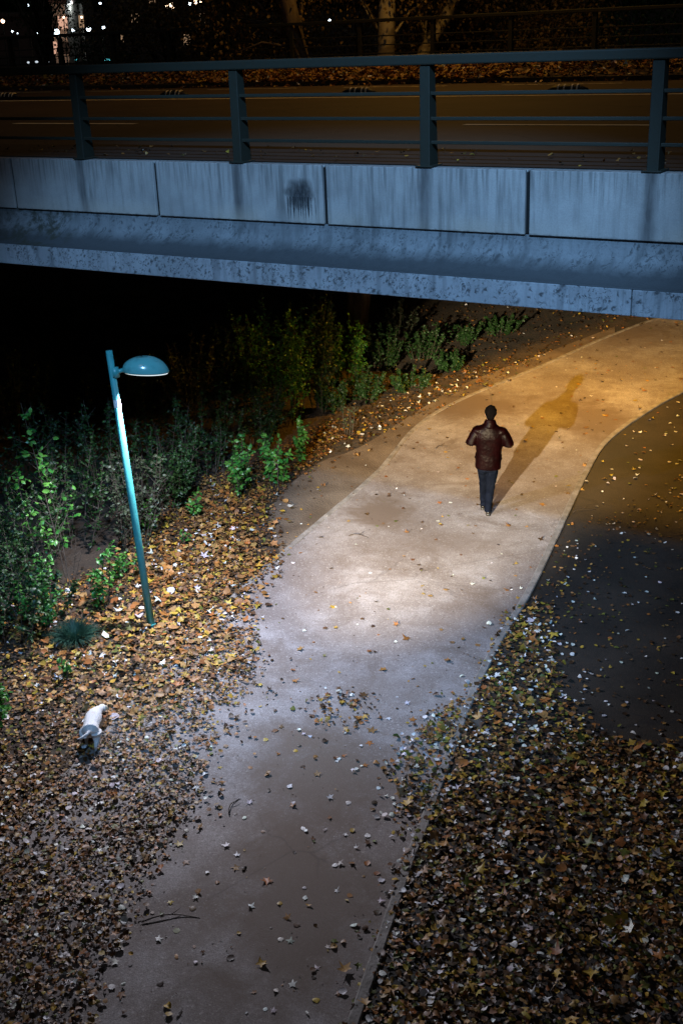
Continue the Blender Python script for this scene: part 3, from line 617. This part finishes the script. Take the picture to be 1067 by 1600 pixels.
BL = ['low dark bush in the far left corner above the leaf litter','grey-leaved bush just behind the middle of the lamp pole','dark bush at the verge between lamp pole and saplings','greyish bush above the lone seedling','dark bush rising directly behind the brightest sapling','tall green shoots climbing towards the bridge, left of centre','tall leafy stems nearest the leaning pier','dense dark bush behind the green shoots','dark bush right of the lamp shade, second row','greyish bush directly right of the lamp shade','dark bush under the lamp shade','dark bush crossing behind the lamp pole at mid height','dark bush between the tall sapling and the lamp pole','green shoots leaning right beside the pier','dim bush farther back below the bridge beam, left of pier','low scrub right of the pier under the beam','black bush just below the beam in the middle left','large black bush behind the lamp shade','greyish bush up the slope behind the lamp shade','small scrub clump nearest the orange path','bush in the leaf litter left of the grass tuft','bush partly outside the left edge of the frame','black bush low on the slope, third row from the lamp','black bush behind the twiggy bush at the left edge','black bush left of the top of the lamp pole','black bush at the left edge above the tall sapling','faraway black bush in the upper left under the beam','faraway black bush up and left of the lamp shade','dim bush behind the tall green shoots','low weeds on the dark bank nearest the amber leaves','low weeds beside the left path kerb under the bridge','low dark weeds above the dry stalk','low dark scrub just under the beam, above the man','low scrub under the beam, farthest right on the bank','thin grey-leaved scrub right behind the pier','small dark bush above the shoulder, right of the bright saplings']
for (x, y, h, sp, mt), lb in zip(BUSH, BL):
    shrub(gp(x, y), h*random.uniform(.78, 1.15), sp*1.25, 13, (2100 if x > 250 else 1500) if mt != 'gleaf' else 1100, lb, mt if mt != 'leaf' else 'leaf', .065, low=.05)
for (x, y, h, lb) in [(30, 985, 1.5, 'leafless twiggy bush at the left edge of the photo'), (85, 940, 1.3, 'bare pale twigs standing in front of the dark bushes on the left'), (265, 760, 1.5, 'thin leafless stems beside the upper lamp pole')]:
    shrub(gp(x, y), h, .5, 6, 0, lb, bare=True, group='bare twiggy bushes', thick=.006)
# grass tuft
e = empty('grass_tuft', gp(118, 1003), 'dark green rounded tuft of long grass among brown leaves below the lamp post', 'grass tuft'); VV = []; FF = []; TT = []
for i in range(1300):
    a = random.uniform(0, 2*PI); r = .10*math.sqrt(random.random()); L = random.uniform(.22, .36); out = random.uniform(.3, 1.0); p = Vector((r*math.cos(a), r*math.sin(a), 0)); s = Vector((-math.sin(a), math.cos(a), 0))*.0035; b = len(VV)
    for t in (0, .4, .75, 1):
        q = p+Vector((math.cos(a)*L*out*t, math.sin(a)*L*out*t, L*(1.25*t-.95*out*t*t))); VV += [q-s*(1.1-t), q+s*(1.1-t)]
    FF += [(b, b+1, b+3, b+2), (b+2, b+3, b+5, b+4), (b+4, b+5, b+7, b+6)]; TT += [random.random()]*8
rawmesh('blades', [tuple(v) for v in VV], FF, M['grass'], e, tints=TT)
# twigs on the path
for x, y, L, a, lb in [(178,1262,.0,1.2,'short dark twig on the grey path below the leaf patch'), (268,1440,.5,.1,'curved brown twig near the lower left path edge'), (912,800,.4,.3,'thin twig at the right kerb'), (690,700,.25,.5,'small twig on the amber path left of the man'), (560,840,.3,-.2,'thin twig lying on the pale path near the left kerb')]:
    p = G(x, y) if x != 178 else G(368, 1262); L = L or .28; m = MB(); P = [Vector((L*(t-.5)*math.cos(a)+.05*math.sin(3*t)*-math.sin(a), L*(t-.5)*math.sin(a)+.06*math.sin(3*t)*math.cos(a), .016+.012*math.sin(5*t))) for t in [k/6 for k in range(7)]]
    m.tube(P, [.007*(1-.6*k/6) for k in range(7)], 6); q = P[3]; m.tube([q, q+Vector((.05, .04, .01)), q+Vector((.08, .08, .012))], [.004, .003, .0015], 5)
    o = m.build('twig', M['twig'], smooth=True); o.location = (p.x, p.y, .006); tag(o, lb, 'twig', 'twigs on the path')

# ---- trees beyond the bridge
def tree(loc, h, trunk_pts, rads, crown_c, crown_r, nl, label, bark='bark', limbs=(), lsize=.13, zmin=None, mat='yleaf'):
    e = empty('tree', loc, label, 'tree', 'trees beyond the bridge'); m = MB(); P = resample([Vector(p) for p in trunk_pts], 10)
    m.tube(P, [rads[0]+(rads[1]-rads[0])*(k/9)**.8 for k in range(10)], 16)
    for q, r0 in limbs: Q = resample([Vector(p) for p in q], 7); m.tube(Q, [r0*(1-.6*k/6) for k in range(7)], 12)
    tips = []
    for i in range(26):
        a = random.uniform(0, 2*PI); u = random.uniform(-1, 1); rr = random.uniform(.35, .95); t = Vector((math.cos(a)*math.sqrt(1-u*u)*crown_r[0], math.sin(a)*math.sqrt(1-u*u)*crown_r[0], u*crown_r[1]))*rr+Vector(crown_c)
        s = P[random.randint(5, 9)]; m.tube([s, s.lerp(t, .5)+Vector((0, 0, .3)), t], [.06, .035, .012], 5); tips.append(t)
    m.build('trunk', M[bark], e, smooth=True); pts = []
    for _ in range(nl):
        t = random.choice(tips); v = Vector((random.gauss(0, 1), random.gauss(0, 1), random.gauss(0, .8)))*crown_r[0]*.2; p = t+v; pts.append((p.x, p.y, p.z, v.x, v.y, v.z-.2))
    leafcloud('crown', pts, lsize, M[mat], e, droop=1.0, asp=.75); return e
def tloc(px, d): p = AT(px, 0, d); return Vector((p.x, p.y, -0.1))
tree(tloc(604, 41), 12, [(0, 0, 0), (-.02, 0, 4), (.03, 0, 8), (.1, 0, 11)], [.34, .24], (0, 1.6, 9.5), (3.2, 3.4), 5200, 'straight pale-barked tree in the middle behind the far railing')
tree(tloc(640, 43), 12, [(-.1, 0, 0), (.1, 0, 4), (.35, 0, 5.6), (1.5, 0, 7.6), (2.4, .3, 10.5)], [.28, .18], (2, 1.5, 9), (3, 3.4), 5200, 'tree with a pale trunk leaning right, just right of the straight pale trunk')
tree(tloc(475, 40), 12, [(.2, 0, 0), (.1, 0, 4.5), (-.25, 0, 6.4), (-.7, 0, 8.5), (-.8, .3, 11)], [.34, .22], (-1.5, 1.5, 8.6), (3, 3.6), 4600, 'tree with a dim brown trunk leaning left behind the far railing', bark='dbark')
for px, d, cz, rr, rz_, nl, lb in [(260, 47, 6.6, 2.6, 2.6, 5200, 'amber-lit leafy tree left of centre behind the far railing'), (350, 44, 7.2, 2.2, 3.0, 3200, 'thin-leaved tree between the far lamps and the leaning brown trunk'), (560, 52, 6.5, 3.4, 3.2, 5200, 'dark tree behind the straight pale trunk'), (760, 46, 6.2, 3.0, 3.2, 7600, 'dense brown-leaved tree right of the leaning pale trunk'), (880, 45, 6.2, 2.8, 3.4, 7000, 'dense tree behind the right part of the far railing'), (1000, 47, 6.5, 2.8, 3.6, 5200, 'dark tree at the top right corner'), (180, 60, 6.0, 2.6, 3.0, 2600, 'dim tree beside the distant pale facade'), (60, 66, 7.6, 3.4, 1.8, 2400, 'black tree overhanging the distant lights at the top left'), (425, 50, 6.0, 2.5, 3.0, 4200, 'dim tree right behind the leaning brown trunk'), (690, 50, 5.6, 3.0, 3.0, 5200, 'brown-leaved tree showing between the two pale trunks')]:
    tree(tloc(px, d), 10, [(0, 0, 0), (.1, 0, 3), (0, .1, 6)], [.2, .1], (0, 0, cz), (rr, rz_), nl, lb, bark='dbark', lsize=.13, mat='yleaf' if 200 < px < 950 else 'dleaf')

# ---- the distant town
WHT, WRM = emit('cold_lamp', (.72, .88, 1), 10), emit('warm_lamp', (1, .66, .42), 7); TEA = emit('teal_lamp', (.12, .75, .85), 1.6)
LAMPS = [(59,52,140,.16,0,'cold white'),(89,50,140,.30,0,'big bluish white, brightest'),(115,47,140,.17,0,'cold greenish white'),(139,45,140,.25,0,'bright cold white, right of the pale facade'),(162,43,140,.17,0,'small cold white, beside the amber tree'),(20,49,150,.09,0,'faint cold white, second from the left edge'),(44,8,170,.14,0,'single high white, alone above the tree tops on the left'),(157,5,150,.13,0,'high greenish white on a visible pole'),(5,33,150,.22,1,'warm yellow, at the left edge'),(100,27,150,.12,1,'small warm white above the lit shop front'),(128,27,150,.12,1,'small warm white on the pale facade'),(261,8,120,.16,1,'small warm white, left one of the upper pair'),(269,9,120,.26,1,'large warm white, right one of the upper pair'),(296,5,130,.2,0,'cold white, left one of the upper trio'),(306,2.5,130,.22,1,'warm white, middle one of the upper trio'),(314,3,130,.12,1,'faint warm white, right one of the upper trio'),(515,32,140,.14,0,'lone cold white left of the straight pale trunk'),(28,52,150,.06,0,'very faint white, third from the left edge')]
for x, y, d, r, wm, lb in LAMPS:
    p = AT(x, y, d); e = empty('distant_lamp', (p.x, p.y, -.1), 'distant street lamp: '+lb, 'street lamp', 'lamps of the distant town')
    m = MB(); m.tube([(0, 0, 0), (0, 0, p.z+.1-r)], [.07, .05], 8); m.build('pole', M['rail'], e)
    m = MB(); m.ell((0, 0, p.z+.1), (r, r, r), 12, 8); m.build('lamp_globe', (WHT, WRM)[wm], e)
for x, y, w_, c, lb in [(120,95,.35,TEA,'small teal glow below the far railing'),(168,95,.75,TEA,'large teal glow below the far railing'),(45,99,.3,WHT,'white glow, leftmost of the row below the far railing'),(58,98,.4,WHT,'white glow, second of the row below the far railing'),(74,98,.55,WHT,'white glow, right end of the row below the far railing')]:
    p = AT(x, y, 150); p.z = max(.3, p.z); e = empty('bollard_lamp', (p.x, p.y, 0), lb, 'bollard lamp', 'low lamps far below the bridge')
    m = MB(); m.tube([(0, 0, 0), (0, 0, max(.1, p.z-.1))], .08, 8); m.build('post', M['rail'], e); m = MB(); m.ell((0, 0, p.z+.1), (w_*.5, .2, .12), 12, 6); m.build('lamp_cap', c if c is TEA else emit('dim_lamp', (.8, .9, 1), .8), e)
def building(px0, px1, d, h, label, wallm, lit):
    a, b = AT(px0, 0, d), AT(px1, 0, d); e = empty('building', ((a.x+b.x)/2, a.y, 0), label, 'building', 'buildings of the distant town'); w_ = (b.x-a.x)/2
    m = MB(); m.box((-w_, 0, -.2), (w_, 8, h)); m.build('wall', wallm, e); m = MB(); m.box((-w_-.3, -.3, h), (w_+.3, 8.3, h+.4)); m.build('roof', M['roof'], e)
    n = max(2, int(w_*2/2.6))
    for r_ in range(max(1, int(h/3))):
        for k in range(n):
            x = -w_+(k+.5)*2*w_/n; m = MB(); m.box((x-.6, -.06, 1+3*r_), (x+.6, .0-.002, 2.5+3*r_)); m.build('window', lit if (k*3+r_) % 4 == 0 else M['black'], e)
LITW = emit('lit_window', (1, .62, .36), .35); SHOP = emit('shop_front', (1, .55, .38), .7); FAC = pmat('pale_facade', (.5, .5, .45), .9)
building(104, 128, 175, 9, 'pale distant facade between the lamps at the top left', FAC, LITW)
building(80, 101, 165, 7, 'distant building with a glowing pinkish shop front', M['wall'], SHOP)
building(-60, 62, 190, 5.2, 'long low distant building at the left with dim warm windows', M['roof'], LITW)
building(170, 330, 200, 12, 'dark distant block mostly hidden by the amber-lit tree', M['roof'], LITW)
fp = AT(116, 20, 168); light('facade_light', 'POINT', (fp.x, fp.y, 7), None, 260, (.85, .95, 1), .2)
fp = AT(92, 40, 160); light('shop_light', 'POINT', (fp.x, fp.y, 3.5), None, 330, (1, .6, .42), .2)

# ================================================================== THE MAN
pr = empty('person', (2.27, 17.16, .008), 'man in dark maroon leather jacket and blue-grey trousers walking away with elbows out', 'person', rz=R(-8))
def ring(z, rx, ry, cx=0, cy=0, n=24, p=2.3): return [Vector((cx+rx*math.copysign(abs(math.cos(a))**(2/p), math.cos(a)), cy+ry*math.copysign(abs(math.sin(a))**(2/p), math.sin(a)), z)) for a in [2*PI*j/n for j in range(n)]]
m = MB()                                              # body: torso, neck, head, arms, hands, legs in one surface
m.loft([ring(z, a, b, 0, c) for z, a, b, c in [(.84, .13, .09, 0), (.95, .16, .11, 0), (1.1, .145, .10, .0), (1.28, .165, .105, 0), (1.40, .17, .09, 0), (1.46, .09, .06, 0), (1.50, .05, .055, .01)]])
m.tube([(0, .0, 1.42), (0, .015, 1.55), (0, .03, 1.60)], [.06, .054, .052], 14)
hr = Matrix.Rotation(R(-12), 3, 'X')
def hp(v): return Vector((0, .03, 1.56))+hr @ Vector(v)
m.ell(hp((0, .0, .085)), (.074, .094, .105), 20, 14, hr); m.ell(hp((0, .04, .025)), (.052, .06, .058), 16, 10, hr)
m.ell(hp((0, .103, .055)), (.013, .02, .026), 10, 8, hr); m.ell(hp((0, .088, .088)), (.05, .012, .012), 10, 8, hr); m.ell(hp((0, .092, .018)), (.026, .012, .009), 10, 6, hr); m.ell(hp((0, .085, -.01)), (.024, .02, .018), 10, 6, hr)
for s in (-1, 1):
    m.ell(hp((s*.077, -.004, .065)), (.012, .02, .033), 10, 8, hr)
    sh, el, wr = Vector((s*.185, -.01, 1.40)), Vector((s*.295, -.05, 1.205)), Vector((s*.12, .20, 1.20))
    m.tube([sh, sh.lerp(el, .5), el, el.lerp(wr, .5), wr], [.055, .048, .042, .036, .027], 12)
    hdv = (Vector((s*.045, .27, 1.235))-wr).normalized(); side = Vector((s*.2, .3, .9)).normalized(); pc = wr+hdv*.045
    m.tube([wr, pc, wr+hdv*.09], [.026, .036, .034], 12, flat=.5)
    for f_, (off, L) in enumerate([(-.028, .075), (-.010, .084), (.009, .079), (.027, .062)]):
        a = wr+hdv*.085+side*off; b_ = a+hdv*L*.4+Vector((-s*.006, 0, -.004)); c_ = b_+hdv*L*.2+Vector((-s*.025, -.012, 0)); d_ = c_+Vector((-s*.018, -.022, 0)); m.tube([a, b_, c_, d_], [.0095, .009, .0085, .007], 8)
    a = wr+hdv*.035-Vector((0, 0, 0))+side*.03; m.tube([a, a+hdv*.03+side*.02, a+hdv*.06+side*.02+Vector((-s*.01, 0, 0))], [.012, .0105, .008], 8)
    fy = .17 if s < 0 else -.05; fx = s*.04
    m.tube([(s*.085, 0, .9), (s*.072, fy*.45+.03, .48), (fx, fy, .10)], [.07, .042, .03], 12); m.tube([(fx, fy-.04, .035), (fx, fy+.16, .025)], [.03, .026], 10)
remesh(m.build('body', M['skin'], pr), .0065, 3)
m = MB()                                              # jacket: boxy, to mid-thigh, elbows out, collar
m.loft([ring(z, a, b, 0, c, p=2.6) for z, a, b, c in [(.765, .198, .150, 0), (.80, .20, .152, 0), (.9, .198, .150, 0), (1.02, .195, .145, 0), (1.15, .212, .140, -.005), (1.28, .228, .138, -.01), (1.37, .220, .125, -.01), (1.42, .190, .108, -.005), (1.465, .115, .088, 0), (1.49, .07, .075, .005)]])
for s in (-1, 1):
    sh, el, wr = Vector((s*.185, -.01, 1.365)), Vector((s*(.272 if s < 0 else .30), -.05, 1.19)), Vector((s*.13, .19, 1.20))
    m.tube([sh-Vector((s*.06, 0, -.02)), sh, sh.lerp(el, .5), el+Vector((s*.004, -.01, 0)), el.lerp(wr, .3), el.lerp(wr, .7), wr], [.07, .086, .088, .082, .074, .060, .052], 14)
m.tube([(0, -.005, 1.44), (0, .0, 1.50), (0, .012, 1.55)], [.115, .098, .084], 18)
for s in (-1, 1): m.ell((s*.175, -.01, 1.375), (.095, .105, .068))
for s in (-1, 1): m.ell((s*.19, .0, .93), (.03, .06, .012)) ; m.ell((s*.196, .0, .98), (.012, .06, .02))
j = remesh(m.build('jacket', M['leather'], pr), .011, 6, .02, .2)
m = MB(); m.box((-.004, -.160, .74), (.004, -.135, 1.0)); 
m = MB()
m.loft([ring(z, a, b) for z, a, b in [(.72, .13, .11), (.85, .15, .115), (1.0, .15, .11)]])
for s in (-1, 1):
    fy = .17 if s < 0 else -.05; fx = s*.04
    m.tube([(s*.075, 0, .86), (s*.078, fy*.15, .7), (s*.056, fy*.45+.03, .48), (s*.045, fy*.8+.005, .27), (fx, fy-.005, .10), (fx, fy-.005, .055)], [.090, .082, .070, .062, .058, .062], 16)
remesh(m.build('trousers', M['trouser'], pr), .010, 4, .035, .12)
for s in (-1, 1):
    fy = .17 if s < 0 else -.05; m = MB(); m.tube([(s*.042, fy-.075, .038), (s*.045, fy-.03, .05), (s*.05, fy+.08, .042), (s*.055, fy+.185, .03), (s*.055, fy+.205, .026)], [.030, .044, .046, .036, .02], 14, flat=.85)
    m.box((s*.045-.036, fy-.085, .0), (s*.045+.036, fy-.02, .022)); remesh(m.build('shoe', M['shoe'], pr), .007, 3)
m = MB(); m.ell(hp((0, -.012, .100)), (.092, .105, .104), 22, 16, hr); m.ell(hp((0, -.055, .035)), (.066, .05, .062), 16, 10, hr)
for i in range(70):                                   # tufts
    a = random.uniform(0, 2*PI); u = random.uniform(-.3, 1); v = hp((.087*math.cos(a)*math.sqrt(1-u*u), -.02+.092*math.sin(a)*math.sqrt(1-u*u), .10+.098*u)); m.ell(v, (.012, .012, .012), 6, 5)
remesh(m.build('hair', M['hair'], pr), .006, 1)
for s in (-1, 1): m = MB(); m.ell(hp((s*.03, .082, .07)), (.011, .011, .011), 10, 8); m.build('eye', M['white'], pr)

# ================================================================== THE DOG
dg = empty('dog', gp(146, 1158), 'small white dog with a tan patch sniffing in the leaf litter, seen from behind', 'dog', rz=R(6)); dg.scale = (.90,)*3
m = MB()
m.tube([(0, -.20, .235), (0, -.16, .25), (.0, -.06, .25), (.005, .06, .245), (.015, .15, .245), (.035, .22, .26), (.065, .28, .262), (.085, .32, .25)], [.06, .104, .094, .104, .104, .078, .054, .046], 18)
m.ell((.10, .35, .24), (.052, .060, .050)); m.tube([(.105, .37, .225), (.125, .445, .185)], [.032, .021], 12)
for s in (-1, 1):
    b = -.03 if s > 0 else .10; x = s*.06
    m.tube([(x, -.15, .23), (x*1.15, -.13+b*.5, .16), (x*1.1, -.16+b, .11), (x, -.23+b, .085), (x*.95, -.215+b, .02)], [.078, .058, .034, .019, .016], 12); m.ell((x*.95, -.195+b, .014), (.02, .032, .014))
    f = .04 if s > 0 else -.05
    m.tube([(x, .12, .22), (x*1.05, .11+f*.3, .13), (x, .14+f, .08), (x*.95, .14+f, .02)], [.055, .033, .02, .017], 12); m.ell((x*.95, .155+f, .014), (.02, .03, .014))
m.tube([(0, -.235, .29), (-.03, -.285, .285), (-.085, -.32, .27), (-.14, -.34, .265)], [.026, .019, .014, .006], 10)
remesh(m.build('body', M['coat'], dg), .0065, 4)
for s in (-1, 1): m = MB(); m.ell((.10+s*.055, .335, .25), (.016, .032, .034), 12, 8); remesh(m.build('ear', M['cream'], dg), .004, 2)
m = MB(); m.ell((.128, .468, .180), (.012, .009, .01), 10, 8); m.build('nose', M['nose'], dg, smooth=True)
for s in (-1, 1): m = MB(); m.ell((.105+s*.03, .395, .255), (.007, .007, .007), 8, 6); m.build('eye', M['nose'], dg, smooth=True)
